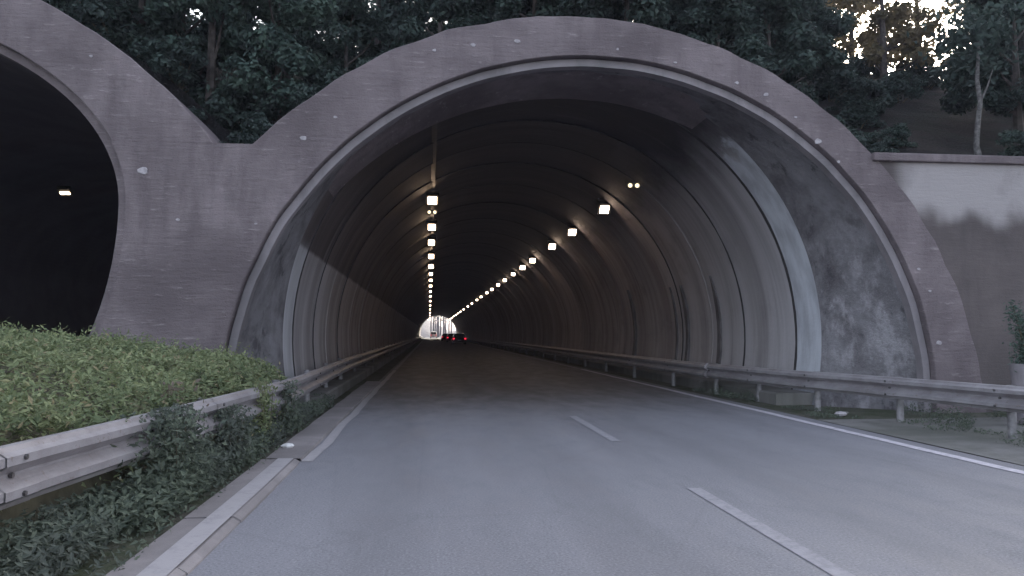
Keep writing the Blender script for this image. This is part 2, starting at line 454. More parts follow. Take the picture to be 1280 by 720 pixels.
# pale mortar spots round the ring
spots = [(-2.15, 4.72, .09), (-1.62, 5.1, .05), (.05, 6.33, .05), (.72, 6.45, .07), (1.5, 6.55, .08), (3.3, 6.48, .04), (4.35, 6.28, .045), (5.5, 5.95, .06), (6.05, 5.75, .07),
         (7.02, 4.92, .1), (7.4, 4.55, .05), (8.9, 2.6, .05), (9.1, 2.2, .05), (9.25, 1.25, .08), (-2.9, 3.25, .04), (6.6, 5.35, .045)]
def spot(x, z, r, yf, par):
    m = MB(); pts = []
    for k in range(11):
        a = 2*pi*k/11; q = r*(1+.45*noise.noise((x*5+cos(a), z*5+sin(a), 2)))
        pts.append((x+q*cos(a)*1.1, z+q*sin(a)*.8))
    rows = [[(px, yf, pz) for px, pz in pts], [(x+(px-x)*.85, yf-.012, z+(pz-z)*.85) for px, pz in pts]]
    m.grid(rows, close=True); m.poly(rows[1])
    return m.build('mortar_spot', M['patch'], par)
for x, z, q in spots: spot(x, z, q*.62, YF-.010, rp)

lt = world_root('tunnel_lining', (CX, Y_LIN, 0), 'long arched concrete lining of the lit tunnel, pale walls under a sooty vault', 'tunnel')
joints = [15.7, 18.4, 20.6, 23.1, 26.4, 30.2, 34.5, 39, 44]
while joints[-1] < 216: joints.append(joints[-1]+6)
rows = [[(x, Y_LIN+.001, z) for x, z in arc_from_floor(CX, LZ, LR+.5, LR+.5, n)]]; ys = [Y_LIN]+joints+[Y_END]
for i in range(len(ys)-1):
    rj = LR-(0.065 if i % 2 else .085)+random.uniform(-.006, .006) if ys[i] < 30 else LR-.075
    arc = arc_from_floor(CX, LZ, rj, rj, n)
    for y in (ys[i]+.001, ys[i+1]-.001): rows.append([(x, y, z) for x, z in arc])
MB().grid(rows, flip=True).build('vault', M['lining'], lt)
# tarred joints between the rings
for i, yj in enumerate(joints[:16]):
    m = MB(); w = (.045, .03, .05, .04)[i % 4]*(1 if i < 4 else .7)
    ra, rb = LR-.085, LR-.10
    A = arc_from_floor(CX, LZ, ra, ra, 61); B = arc_from_floor(CX, LZ, rb, rb, 61)
    jw = [w*(1+.6*noise.noise((x*2, z*2, i))) for x, z in A]
    r0 = [(x, yj-q, z) for (x, z), q in zip(A, jw)]; r1 = [(x, yj-q*.8, z) for (x, z), q in zip(B, jw)]
    r2_ = [(x, yj+q*.8, z) for (x, z), q in zip(B, jw)]; r3 = [(x, yj+q, z) for (x, z), q in zip(A, jw)]
    m.grid([r0, r1, r2_, r3], flip=True)
    m.build('joint', M['joint' if i in (0, 1, 3) else 'lining'], lt)
# dark drainage chases on the right wall
for yj, w, top in ((20.0, .22, 3.0), (22.6, .20, 2.9), (23.6, .12, 2.9), (28.6, .26, 3.1)):
    m = MB(); R_ = LR-.11; rr = []
    for k in range(13):
        z = .25+(top-.25)*k/12; x = CX+sqrt(R_*R_-(z-LZ)**2)
        q = w/2*(1+.3*noise.noise((z*1.5, yj, 0)))*min(1, .15+(12-k)*.3)
        rr.append([(x+.1, yj-q, z), (x-.03, yj-q, z), (x-.03, yj+q, z), (x+.1, yj+q, z)])
    m.grid(rr, flip=True).build('drain_chase', M['drain'], lt)

# ------------------------------------------------------------------ left tunnel
lp = world_root('tunnel_portal', (L_C, YF, 0), 'unlit concrete arch portal cut off by the left edge of the photo', 'tunnel portal')
op = leftopen(0, n)
# radial ring only above the wall top: pair by angle
ring_i, ring_o = [], []
for k in range(61):
    zt = None
    a = pi*k/60
    ring_o.append((LO_C-sqrt(LO_R**2-(TOPZ-LO_Z)**2)*cos(a), 0))
th0 = math.asin((TOPZ-LO_Z)/LO_R); ti0 = math.asin((TOPZ-L_Z)/L_B1)
ring_o = [ell(th0+(pi-2*th0)*k/60, LO_C, LO_Z, LO_R, LO_R) for k in range(61)]
ring_i = [ell(ti0+(pi-2*ti0)*k/60, L_C, L_Z, L_A, L_B1) for k in range(61)]
ringmesh(wob(ring_i, .015), wob(ring_o, .05, 3), YF, YF+2.5).build('arch_ring', M['face'], lp)
gi = [(L_C+(x-L_C)*.965, L_Z+(z-L_Z)*.965) for x, z in op]
lm = MB()
# reveal, set-back pale ledge, reveal
lm.grid([[(x, YF+.16, z) for x, z in gi], [(x, YF+.16, z) for x, z in op]])
lm.grid([[(x, YF+.16, z) for x, z in op], [(x, YF+.01, z) for x, z in op]])
lm.grid([[(x, YF+.5, z) for x, z in gi], [(x, YF+.16, z) for x, z in gi]])
lm.build('ledge', M['face'], lp)
spot(-4.72, 4.1, .075, YF-.002, lp); spot(-4.15, 3.3, .03, YF-.002, lp); spot(-5.6, 6.0, .03, YF-.002, lp)
ll = world_root('tunnel_lining', (L_C, YF+.5, 0), 'black unlit lining behind the left portal', 'tunnel')
lr = []
for y in [YF+.5+i*5 for i in range(23)]:
    lr.append([(x, y, z) for x, z in leftopen(-.12, n)])
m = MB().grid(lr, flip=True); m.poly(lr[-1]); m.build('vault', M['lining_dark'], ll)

# ------------------------------------------------------------------ pier and retaining walls
def zz_list(): return [-.06+(TOPZ+.06)*i/24 for i in range(25)]
pier = MB(); rows = []
for z in zz_list():
    sB = (z-L_Z)/(L_B1 if z > L_Z else L_B2)
    xl = L_C+L_A*sqrt(max(0, 1-sB*sB))
    xr = OUT_C-sqrt(OUT_R**2-(z-OUT_Z)**2)+.06
    rows.append([(xl+(xr-xl)*t, YF, z) for t in (0, .25, .5, .75, 1)])
pier.grid(rows)
top = rows[-1]; pier.grid([top, [(p[0], YF+2.3, p[2]) for p in top]])
pw = world_root('pier_wall', (-4.4, YF, 0), 'rough rendered concrete pier between the two tunnel arches', 'wall')
pier.build('wall_face', M['pier'], pw)

rw = world_root('retaining_wall', (15, YF, 0), 'stained concrete retaining wall right of the tunnel arch', 'wall')
rows = []
for z in zz_list():
    xl = OUT_C+sqrt(OUT_R**2-(z-OUT_Z)**2)-.06
    rows.append([(xl+(32-xl)*t, YF, z) for t in (0, .1, .3, .6, 1)])
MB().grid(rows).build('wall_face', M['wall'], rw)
cp = MB().box(8.05, 32, YF-.09, YF+.75, TOPZ-.02, TOPZ+.13)
cp.build('coping', M['pier'], rw, bevel=.02)
lw = world_root('retaining_wall', (-24, YF, 0), 'concrete retaining wall on the far left outside the frame', 'wall')
rows = []
for z in zz_list():
    sB = (z-L_Z)/(L_B1 if z > L_Z else L_B2)
    xr = L_C-L_A*sqrt(max(0, 1-sB*sB))
    rows.append([(-40+(xr+40)*t, YF, z) for t in (0, .3, .6, .9, 1)])
MB().grid(rows).build('wall_face', M['wall'], lw)
MB().box(-40, -16.1, YF-.09, YF+.75, TOPZ-.02, TOPZ+.13).build('coping', M['pier'], lw, bevel=.02)

# ------------------------------------------------------------------ hill
def hz(x, y):
    base = TOPZ-.1+max(0, y-13.9)*.47
    base = min(base, 12.3+(1.5 if x > 12 else 0)*min(1, max(0, x-12)/3)+.3*noise.noise((x*.1, y*.1, 0)))
    off = -.12 if y < 15.4 else .3
    for c, z0, R_ in ((OUT_C, OUT_Z, OUT_R), (LO_C, LO_Z, LO_R)):
        d = abs(x-c)
        if d < R_:
            zc = z0+sqrt(R_*R_-d*d)
            base = max(base, zc+off)
    return base + (.18*noise.noise((x*.5, y*.5, 1)) if y > 15.6 else 0)
xs = [-90, -60, -45]+[-36+i*.4 for i in range(176)]+[40, 60, 90]
ysv = [13.05, 13.3, 13.8, 14.4, 15, 15.39, 15.45, 16]+[17+i for i in range(18)]+[38, 45, 60, 100, 160, 225.6]
hill = MB().grid([[(x, y, hz(x, y)) for x in xs] for y in ysv], flip=True)
endr = [(x, 225.7, hz(x, 225.6)) for x in xs]
tag(hill.build('hillside', M['litter'], smooth=True), 'dark wooded slope above the tunnel arches', kind='structure')
# headwall at the far mouth: around the opening
hw = world_root('far_portal_wall', (CX, 225.2, 0), 'pale rim wall at the far mouth of the tunnel', 'wall')
arc = arc_from_floor(CX, LZ, LR-.02, LR-.02, 65); big_ = arc_from_floor(CX, LZ, 24, 14, 65)
MB().grid([[(x, 225.3, z) for x, z in big_], [(x, 225.3, z) for x, z in arc]]).build('wall_face', M['wall'], hw)
MB().grid([[(CX+(x-CX)*.985, 225.6, LZ+(z-LZ)*.985) for x, z in arc], [(CX+(x-CX)*.985, 224.2, LZ+(z-LZ)*.985) for x, z in arc]], flip=False).build('rim', M['ledge'], hw)

# ------------------------------------------------------------------ tunnel lamps
def make_lamp(X, Z, lens, label, grp):
    root = empty('tunnel_lamp', (X, 0, Z), label, 'lamp', grp)
    T = Matrix.Rotation(radians(42), 3, 'X')
    MB().obox((0, .09, .04), (.42, .16, .40), T).build('housing', M['housing'], root)
    c = T @ Vector((0, -.09, 0))
    MB().obox((c.x, c.y+.09, c.z+.04), (.28, .02, .27), T).build('lens', M[lens], root)
    MB().box(-.21, -.19, .05, .11, 0, .34).box(.19, .21, .05, .11, 0, .34).box(-.21, .21, .05, .11, .32, .34).build('bracket', M['housing'], root)
    return root
def row(X, Z, lens, side, dlist, dim):
    proto = None; k = 0
    grp = 'lamps in the %s row along the tunnel vault' % side
    for d in dlist:
        if k < 14: lab = 'lit floodlight on the vault, %s from the entrance in the %s row' % (ordw(k), side)
        else: lab = 'tiny far floodlight merging into the dotted end of the %s row' % side
        if proto is None: proto = make_lamp(X, Z, lens, lab, grp); o = proto
        else: o = copy_tree(proto)
        o.location = (X, d, Z); o.scale = (1, 1, 1) if d < 50 else ((.8,)*3 if d < 75 else (.7,)*3); o['label'] = lab; o['group'] = grp
        k += 1
    r_ = empty('twin_spotlight', (X, dim, Z), 'small dim twin spotlight %s in the %s lamp row' % ('between the first two floodlights' if side == 'left' else 'nearest the entrance, before the first floodlight,', side), 'lamp')
    MB().box(-.18, .18, -.03, .1, .02, .16).build('housing', M['housing'], r_)
    for sx in (-.1, .1):
        b = MB().tube([(sx, -.035, .08), (sx, -.06, .07)], .06, 10); b.build('lens', M['lamp_dim'], r_)
ld = [24.4, 30.6, 35.8, 42.3, 48.7, 55, 61.5, 69, 78, 88, 101, 117, 136, 158, 182, 208]
rd = [24, 29.6, 34.6, 41.4, 45.9, 51.2, 57, 62.6, 69, 75, 83.5, 91, 102, 113, 127, 140, 152, 165, 178, 191, 204, 217]
row(.06, 5.72, 'lamp', 'left', ld, 27.4)
row(5.62, 5.46, 'lamp_r', 'right', rd, 20.5)
def tray(x, z, y0, y1, w, lab):
    t = world_root('cable_tray', (x, y0, z), lab, 'cable tray')
    MB().box(x-w/2, x+w/2, y0, y1, z, z+.09).build('channel', M['tray'], t)
    for k in range(14):
        yy = y0+1+k*4
        if yy < y1: MB().box(x-.015, x+.015, yy, yy+.04, z+.09, z+.42).build('hanger', M['tray'], t)
tray(.06, 6.06, 15.2, 222, .16, 'dark cable tray above the left row of tunnel lamps')
tray(-.75, 5.62, 15.2, 120, .1, 'thin dark cable tray left of the left lamp row')
tray(5.7, 5.8, 16.0, 222, .16, 'dark cable tray above the right row of tunnel lamps')
# the single lamp visible in the left tunnel
o = empty('tunnel_lamp', (-10.79, 23.6, 5.61), 'single lit floodlight high in the black left tunnel', 'lamp')
T = Matrix.Rotation(radians(62), 3, 'X')
MB().obox((0, .09, .04), (.36, .14, .34), T).build('housing', M['housing'], o)
c = T @ Vector((0, -.08, 0)); MB().obox((c.x, c.y+.09, c.z+.04), (.26, .02, .09), T).build('lens', M['lamp'], o)

o['group'] = 'lamps in the left tunnel'
for k_ in range(4):  # unseen lamps, added to brighten the dark left tunnel
    c_ = copy_tree(o); c_.location.y = 29.8+6.2*k_; c_['label'] = 'unseen floodlight added to brighten the left tunnel behind its right jamb, %s behind the visible one' % ordw(k_)
# ------------------------------------------------------------------ guardrails
def resample(path, step):
    out = []; 
    for (a, b) in zip(path[:-1], path[1:]):
        L = (Vector(b)-Vector(a)).length; k = max(1, int(L/step))
        for i in range(k): out.append(Vector(a).lerp(Vector(b), i/k))
    out.append(Vector(path[-1])); return out
def smoothp(path):
    P = [Vector(p) for p in path]; out = []
    for i in range(len(P)-1):
        p0 = P[max(i-1, 0)]; p1 = P[i]; p2 = P[i+1]; p3 = P[min(i+2, len(P)-1)]
        for k in range(8):
            t = k/8
            out.append(.5*((2*p1)+(-p0+p2)*t+(2*p0-5*p1+4*p2-p3)*t*t+(-p0+3*p1-3*p2+p3)*t**3))
    out.append(P[-1]); return out
WP = [(.0, .155), (.028, .150), (.045, .125), (.082, .105), (.083, .062), (.03, .03), (.0, .008), (.0, -.008), (.03, -.03), (.083, -.062), (.082, -.105), (.045, -.125), (.028, -.150), (.0, -.155)]
def guardrail(path, side, zc, scale, posts, label):
    """side=+1: corrugation faces +X"""
    root = world_root('guardrail', (path[0][0], path[0][1], 0), label, 'guardrail')
    P = smoothp([(x, y, h) for x, y, h in path])
    rows = []
    for i, p in enumerate(P):
        d = (P[min(i+1, len(P)-1)]-P[max(i-1, 0)]); d.z = 0; d.normalize()
        nrm = Vector((d.y, -d.x, 0))*side
        bend = .012*noise.noise((p.y*.7, side, 0))
        rows.append([(p.x+nrm.x*(q+bend), p.y+nrm.y*(q+bend), p.z+h*scale) for q, h in WP])
    back = [[(v[0]-.006*side, v[1], v[2]) for v in r_] for r_ in rows]
    m = MB().grid(rows, flip=(side < 0)); m.grid(back, flip=(side > 0))
    for k in (0, -1):
        m.grid([[a, b] for a, b in zip([r_[k] for r_ in rows], [r_[k] for r_ in back])])
    m.poly(rows[0]); m.build('rail_beam', M['rail'], root)
    def at(y):
        for a, b in zip(P[:-1], P[1:]):
            if a.y <= y <= b.y: return a.lerp(b, (y-a.y)/(b.y-a.y+1e-9))
        return None
    for y in posts:
        p = at(y)
        if p is None: continue
        x0 = p.x-.06*side; x1 = p.x-.20*side
        q = MB().tube([(p.x-.15*side, y, -.1), (p.x-.15*side, y, p.z+.17)], .057, 12)
        po = q.build('post', M['post'], root, smooth=True)
        MB().box(min(p.x-.10*side, p.x-.006*side), max(p.x-.10*side, p.x-.006*side), y-.08, y+.08, p.z-.12, p.z+.12).build('spacer_block', M['post'], root)
        if y < 25:
            for dz in (-.105, 0, .105):
                q_ = .075 if dz else .0
                MB().tube([(p.x+q_*side-.01*side, y, p.z+dz), (p.x+q_*side+.03*side, y, p.z+dz)], .017, 6).build('bolt', M['bolt'], root)
            a_, c_ = at(y-.16), at(y+.16)
            if a_ is not None and c_ is not None:
                dd = (c_-a_); dd.z = 0; dd.normalize(); nn = Vector((dd.y, -dd.x, 0))*side
                rr_ = [[(q_.x+nn.x*(q+.007), q_.y+nn.y*(q+.007), q_.z+h*scale*1.01) for q, h in WP] for q_ in (a_, c_)]
                lp_ = MB().grid(rr_, flip=(side < 0)); lp_.build('lap_plate', M['rail'], root)
    return root
guardrail([(-2.62, -4, .60), (-2.55, 1, .60), (-2.46, 4.2, .60), (-2.28, 6.3, .60), (-2.1, 9, .60), (-2.05, 12, .58), (-2.14, 16, .58), (-2.18, 20, .60), (-2.2, 26, .60), (-2.2, 60, .60), (-2.2, 120, .6), (-2.2, 222, .6)], 1, 0, 1.15,
          [1.1, 4.75, 8.0, 11.3, 14.5, 17.5]+[20.5+4*k for k in range(22)], 'weathered steel guardrail on the left, half overgrown by weeds')
guardrail([(8.6, -4, .55), (8.3, 3, .55), (8.0, 7, .55), (7.72, 9.5, .55), (7.3, 12.2, .55), (6.98, 14.2, .54), (6.66, 17.5, .54), (6.55, 22, .54), (6.55, 60, .54), (6.55, 120, .54), (6.55, 222, .54)], -1, 0, 1.12,
          [2.5, 6.0, 9.6, 11.6, 13.6, 15.6, 17.6]+[20.5+4*k for k in range(22)], 'grey steel guardrail on the right curving out of the tunnel')

# ------------------------------------------------------------------ foliage tools
def leaf(V, F, c, s, nrm=None, asp=.55, droop=0):
    if nrm is None:
        nrm = Vector((random.gauss(0, 1), random.gauss(0, 1), random.gauss(.4, 1))).normalized()
    u = nrm.cross(Vector((random.gauss(0, 1), random.gauss(0, 1), random.gauss(0, 1)))).normalized(); w = nrm.cross(u)
    b = len(V)
    V += [tuple(c-u*s), tuple(c-u*.1*s+w*s*asp), tuple(c+u*s-nrm*s*.3), tuple(c-u*.1*s-w*s*asp)]
    F.append((b, b+1, b+2, b+3))

def crown_mesh(seed, R_, H, nblob, nleaf, ls, z0, gap=0.0):
    random.seed(seed); V = []; F = []
    blobs = []
    for i in range(nblob):
        a = random.uniform(0, 2*pi); t = random.random()**.6; h = random.uniform(0, 1)
        rr = R_*t*(1-.55*max(0, h-.4)/.6)*(1-.35*max(0, .25-h)/.25)
        blobs.append((Vector((rr*cos(a), rr*sin(a), z0+H*h)), random.uniform(.35, .8)*R_*.42))
    per = nleaf//nblob
    for c, br in blobs:
        q = random.uniform(.7, 1.3)
        for k in range(int(per*q)):
            d = Vector((random.gauss(0, 1), random.gauss(0, 1), random.gauss(0, 1))).normalized()
            rad = br*random.random()**.4
            p = c+Vector((d.x*rad, d.y*rad, d.z*rad*.75))
            nn = (d*.7+Vector((random.gauss(0, .5), random.gauss(0, .5), .5+random.gauss(0, .4)))).normalized()
            leaf(V, F, p, ls*random.uniform(.6, 1.3), nn)
    return V, F, blobs

def make_tree(name, seed, R_, H, trunk_h, nblob, nleaf, ls, leafm, barkm, label, cat, group, tr=.13, lean=(0, 0)):
    root = empty(name, (0, 0, 0), label, cat, group)
    V, F, blobs = crown_mesh(seed, R_, H, nblob, nleaf, ls, trunk_h*.55)
    m = MB(); m.v = V; m.f = F; m.build('crown', leafm, root)
    t = MB(); top = trunk_h*.55+H*.8
    pts = [(lean[0]*k/6+.12*noise.noise((k, seed, 0)), lean[1]*k/6+.12*noise.noise((k, seed, 5)), -.3+(top+.3)*k/6) for k in range(7)]
    t.tube(pts, [tr*1.35, tr, tr*.85, tr*.7, tr*.5, tr*.35, tr*.15], 7)
    for c, br in random.sample(blobs, min(9, len(blobs))):
        k = max(1, min(5, int((c.z-.6)/top*6)))
        p0 = Vector(pts[k]); mid = p0.lerp(c, .5)+Vector((0, 0, -.15))
        t.tube([p0, mid, c], [tr*.4, tr*.27, tr*.1], 5)
    t.build('trunk', barkm, root)
    return root

# ------------------------------------------------------------------ trees on the slope
protos = [
    make_tree('broadleaf_tree', 21, 2.0, 4.2, 1.2, 40, 17000, .088, M['leaf_dark'], M['bark'], 'x', 'tree', None),
    make_tree('broadleaf_tree', 22, 1.8, 4.8, 1.4, 40, 17000, .085, M['leaf_green'], M['bark'], 'x', 'tree', None),
    make_tree('broadleaf_tree', 23, 2.3, 4.6, 1.6, 42, 18000, .092, M['leaf_dark'], M['bark'], 'x', 'tree', None),
]
used = [False]*3
rt = random.Random(5)
spotsT = []
def inring(x): return -2.6 < x < 7.9
front = [(-11.5, 16.6), (-9.6, 16.3), (-7.6, 16.9), (-6.0, 16.2), (-4.5, 15.9), (-3.3, 16.6), (-1.9, 17.0), (.2, 17.3), (2.4, 17.2), (4.6, 17.2), (6.6, 16.6), (8.2, 17.4)]
mid = [(-13.5, 20), (-11, 19.6), (-8.6, 20), (-6.2, 19.4), (-3.8, 20.2), (-1.4, 19.8), (1.2, 20.4), (3.8, 19.8), (6.4, 20.2), (8.9, 20.4), (10.7, 22.2)]
back = [(-17, 25), (-13.8, 25.5), (-10.5, 25), (-7.3, 26), (-4, 25.2), (-.8, 26), (2.5, 25), (5.8, 26), (9, 25.3), (12, 26.5), (13.6, 30.2)]
rows_ = [('front', front), ('middle', mid), ('back', back)]
for rn, L in rows_:
    for i, (x, y) in enumerate(L):
        k = rt.choice([0, 1, 2]) if x < 0 else rt.choice([0, 2, 2])
        if rn == 'front' and x < -3: k = rt.choice([1, 1, 0])
        if not used[k]: o = protos[k]; used[k] = True
        else: o = copy_tree(protos[k])
        o.location = (x, y, hz(x, y)-.25); o.rotation_euler = (0, 0, rt.uniform(0, 6.28)); s = rt.uniform(.85, 1.1)
        if rn == 'front': s *= .78
        if rn == 'back': s *= 1.25
        o.scale = (s, s, s*rt.uniform(.9, 1.1))
        kind = ('dark leafy tree', 'greener leafy tree', 'broad dark tree')[k]
        o['label'] = '%s, %s from the left in the %s row above the arches' % (kind, ordw(i), rn)
        o['group'] = 'trees on the slope above the tunnel'
# right of the gap: dense dark trees, and thin golden ones against the sky
gold = make_tree('broadleaf_tree', 31, 2.3, 6.0, 1.6, 34, 4600, .12, M['leaf_gold'], M['bark'], 'thin tree with golden backlit leaves against the bright sky gap', 'tree', 'trees on the slope above the tunnel', tr=.16)
gold.location = (18.6, 29, hz(18.6, 29)-.2)
for (x, y, s, lab) in ((21.2, 30.5, 1.05, 'golden leafed tree right of the bright sky gap'), (16.6, 32.0, .9, 'thin golden leafed tree at the left edge of the sky gap'), (19.9, 33.5, .85, 'small golden tree behind the others in the sky gap'), (17.6, 35.5, .8, 'faint golden tree furthest back in the sky gap')):
    o = copy_tree(gold); o.location = (x, y, hz(x, y)-.3); o.rotation_euler.z = x; o.scale = (s, s, s); o['label'] = lab
for i, (x, y, s, k) in enumerate(((14.3, 16.9, .8, 0), (16.3, 19.0, .95, 2), (19.4, 22.5, 1.0, 0), (23, 26, 1.15, 2), (26.5, 30.5, 1.3, 0))):
    o = copy_tree(protos[k]); o.location = (x, y, hz(x, y)-.1+(.9 if i < 1 else .2)); o.rotation_euler.z = i*1.3; o.scale = (s, s, s)
    if i == 0: o.location.z = hz(x, y)+.6
    o['label'] = 'dark tree at the right edge of the photo, %s in order of distance' % ordw(i)
    o['group'] = 'dark trees at the right edge'
# pale slim trunk
ps = empty('young_tree', (11.9, 15.2, hz(11.9, 15.2)), 'slim tree with a pale bare trunk above the right retaining wall', 'tree')
t = MB().tube([(0, 0, -.3), (.02, 0, .0), (-.03, .03, .4), (.04, .05, .9), (.12, .05, 1.4), (.1, .1, 1.9), (.2, .15, 2.6), (.25, .2, 3.2)], [.12, .09, .06, .055, .05, .045, .03, .015], 8)
t.tube([(.12, .05, 1.4), (.3, .05, 1.75), (.5, .1, 2.2)], [.03, .022, .01], 6)
t.build('trunk', M['bark_pale'], ps, smooth=True)
V, F = [], []
random.seed(8)
for k in range(700):
    leaf(V, F, Vector((.25+random.gauss(0, .45), .2+random.gauss(0, .45), 2.9+random.gauss(0, .4))), .09)
m = MB(); m.v = V; m.f = F; m.build('crown', M['leaf_dark'], ps)

# undergrowth along the top of the wall
bushp = None
bl = [(-3.35, 14.6, .55, 'low dark bush in the dip between the two arches'), (-4.1, 16.0, .9, 'dark bush behind the left arch shoulder'), (8.6, 15.4, .8, 'dark bush on the shoulder of the right arch'),
      (9.6, 15.6, .5, 'low dark bush on the slope above the right wall'), (10.8, 16.4, .45, 'dark bush on the slope left of the pale trunk'), (13.0, 15.2, .7, 'dark bush right of the pale trunk'),
      (12.9, 21.5, .8, 'bush half way up the dark slope on the right'),
      (16.6, 29.0, 1.0, 'bush on the crest under the left of the sky gap'), (18.6, 30.2, .9, 'bush on the crest under the middle of the sky gap'), (20.8, 29.6, 1.1, 'bush on the crest under the right of the sky gap'), (14.6, 25.2, .8, 'bush high on the slope left of the sky gap'),
      (-6.3, 15.9, .9, 'bush on top of the left arch beside the frame edge trees'), (-5.1, 15.8, .8, 'bush on the falling shoulder of the left arch'),
      (-2.3, 15.9, .8, 'bush on the rising left shoulder of the middle arch'), (-.9, 15.8, .7, 'bush on the middle arch, left of its crown'), (.9, 15.8, .65, 'low bush just left of the crown of the middle arch'),
      (2.6, 15.8, .6, 'low bush on the crown of the middle arch'), (4.4, 15.8, .65, 'low bush just right of the crown of the middle arch'), (6.0, 15.8, .75, 'bush on the middle arch, right of its crown'), (7.4, 15.8, .8, 'bush on the falling right shoulder of the middle arch'),
      (13.4, 24, .9, 'bush in the middle of the bare dark slope'), (11.6, 19.4, .7, 'bush low on the left of the bare dark slope'), (16.2, 24.5, .9, 'bush on the right of the bare dark slope')]
for i, (x, y, s, lab) in enumerate(bl):
    if bushp is None:
        bushp = empty('bush', (x, y, 0), lab, 'bush', 'bushes along the top of the wall')
        V, F, blobs = crown_mesh(77, 1.2, 1.1, 20, 5200, .07, .2)
        m = MB(); m.v = V; m.f = F; m.build('foliage', M['leaf_dark'], bushp)
        t = MB()
        for c, br in blobs[:7]: t.tube([(0, 0, -.2), c*.5, c], [.04, .03, .01], 5)
        t.build('stems', M['twig'], bushp); o = bushp
    else: o = copy_tree(bushp)
    o.location = (x, y, hz(x, y)-.1); o.scale = (s, s, s*.9); o.rotation_euler.z = i*.9; o['label'] = lab

# ------------------------------------------------------------------ hedge on the median
random.seed(3)
V, F = [], []
def hedge_top(x, y):
    t = min(1, max(0, (-2.35-x)/2.6)); z = .74+.66*(t**.55)+.10*min(1, max(0, (y-6)/3))*(1-t)*min(1, (-2.15-x)/.3)
    if y > 11.6: z -= .12*(y-11.6)
    z += .13*noise.noise((x*.9, y*.9, 0))+.11*noise.noise((x*2.5, y*2.5, 4))+.05*noise.noise((x*7, y*7, 4))
    return z
cnt = 0
while cnt < 60000:
    y = 1.5+(12.7-1.5)*random.random(); xl = -2.52+.12*sin(y*2)
    if y > 6: xl = -2.30
    if y > 9.5: xl = -2.22
    x = xl-abs(random.random()**1.5)*13
    if x < -.62*y-2.5: continue
    z = hedge_top(x, y)-abs(random.gauss(0, .10))+(.05 if random.random() < .05 else 0)
    if random.random() < .18: z -= random.random()*.5
    s = random.uniform(.014, .05)*(1 if y < 8 else 1.1)
    leaf(V, F, Vector((x, y, z)), s, Vector((random.gauss(0, .5), random.gauss(-.2, .5), 1)).normalized(), .4)
    cnt += 1
# upright sprays on top
for k in range(1500):
    y = random.uniform(3, 12.3); x = -2.3-(.2 if y < 6 else 0)-random.random()**1.6*.6*y
    z = hedge_top(x, y); a = random.gauss(0, .15); b = random.gauss(0, .15); L = random.uniform(.04, .26)*random.random()**.5
    for q in range(5):
        leaf(V, F, Vector((x+a*q*.2, y+b*q*.2, z+L*q/5)), random.uniform(.02, .04), None, .35)
hd = world_root('hedge', (-4.5, 8, 0), 'yellow green leafy hedge filling the median left of the guardrail', 'hedge')
m = MB(); m.v = V; m.f = F; m.build('foliage', M['leaf_hedge'], hd)
# woody mass underneath so that the hedge is not see-through
rows = []
for i in range(30):
    y = 1.4+i*(12.75-1.4)/29
    rows.append([(x, y, (hedge_top(x, y)-.22-.05*random.random()) if j not in (0,) else .1) for j, x in enumerate([-2.62 if y < 6 else -2.42]+[-2.66-.5*j for j in range(24)])])
MB().grid(rows).build('inner_twigs', M['twig'], hd)

# ------------------------------------------------------------------ weeds under and over the left rail
random.seed(9)
V, F = [], []
def weedpatch(n_, x0, x1, y0, y1, hmax, s0, s1, dens=1.1):
    k = 0
    while k < n_:
        x = random.uniform(x0, x1); y = random.uniform(y0, y1)
        e = .5+.5*noise.noise((x*2.1, y*1.1, 7))
        if random.random() > e*dens: continue
        h = hmax*(.35+.65*e)*random.random()
        leaf(V, F, Vector((x+random.gauss(0, .03), y, .02+h)), random.uniform(s0, s1), Vector((random.gauss(.3, .6), random.gauss(-.3, .6), 1)).normalized(), .38)
        k += 1
weedpatch(7000, -2.55, -2.02, 2.2, 6.2, .42, .018, .04)
weedpatch(8000, -2.35, -1.90, 5.6, 10.5, .40, .02, .045)
weedpatch(2500, -2.25, -1.86, 10.5, 15.5, .3, .02, .04)
weedpatch(350, -2.0, -1.76, 3.0, 9.5, .08, .015, .03)
m = MB(); m.v = V; m.f = F
tag(m.build('weeds', M['leaf_weed']), 'dark weeds growing under the left guardrail', 'weeds', kind='stuff')
# bramble clump over the beam
cl = [(-2.50, 4.0, .16, .78, 500, 'few leafy shoots poking above the nearest stretch of the left rail', 'leaf_weed'), (-2.10, 9.5, .16, .80, 700, 'leafy shoots draped over the left rail beside the second bramble', 'leaf_hedge'), (-2.22, 6.6, .30, .75, 2600, 'leafy bramble climbing over the beam of the left guardrail', 'leaf_weed'), (-2.12, 8.1, .24, .62, 1500, 'smaller bramble against the left guardrail further on', 'leaf_weed'),
      (-2.45, 7.4, .2, .92, 260, 'dry reddish twigs poking out of the hedge behind the rail', 'leaf_dry'), (-2.08, 10.9, .2, .7, 900, 'tuft of leaves behind the rail near the pier', 'leaf_weed')]
for (x, y, w, h, nn, lab, mk) in cl:
    o = world_root('bramble', (x, y, 0), lab, 'plant')
    V, F = [], []
    for k in range(nn):
        t = random.random(); z = .05+h*t
        bulge = .12*sin(pi*t)
        leaf(V, F, Vector((x+.07+bulge*random.random()+random.gauss(0, w*.35), y+random.gauss(0, w*1.3*(1-.4*t)), z)), random.uniform(.018, .042), None, .45)
    m = MB(); m.v = V; m.f = F; m.build('leaves', M[mk], o)
    t = MB()
    for k in range(9):
        a = random.gauss(0, w*.7); b = random.gauss(0, .1)
        t.tube([(x+.05, y+a*.4, 0), (x+.12+b*.5, y+a*.8, h*.5), (x+.06+b, y+a*1.2, h*.97)], [.007, .006, .003], 5)
    t.build('stems', M['twig'], o)

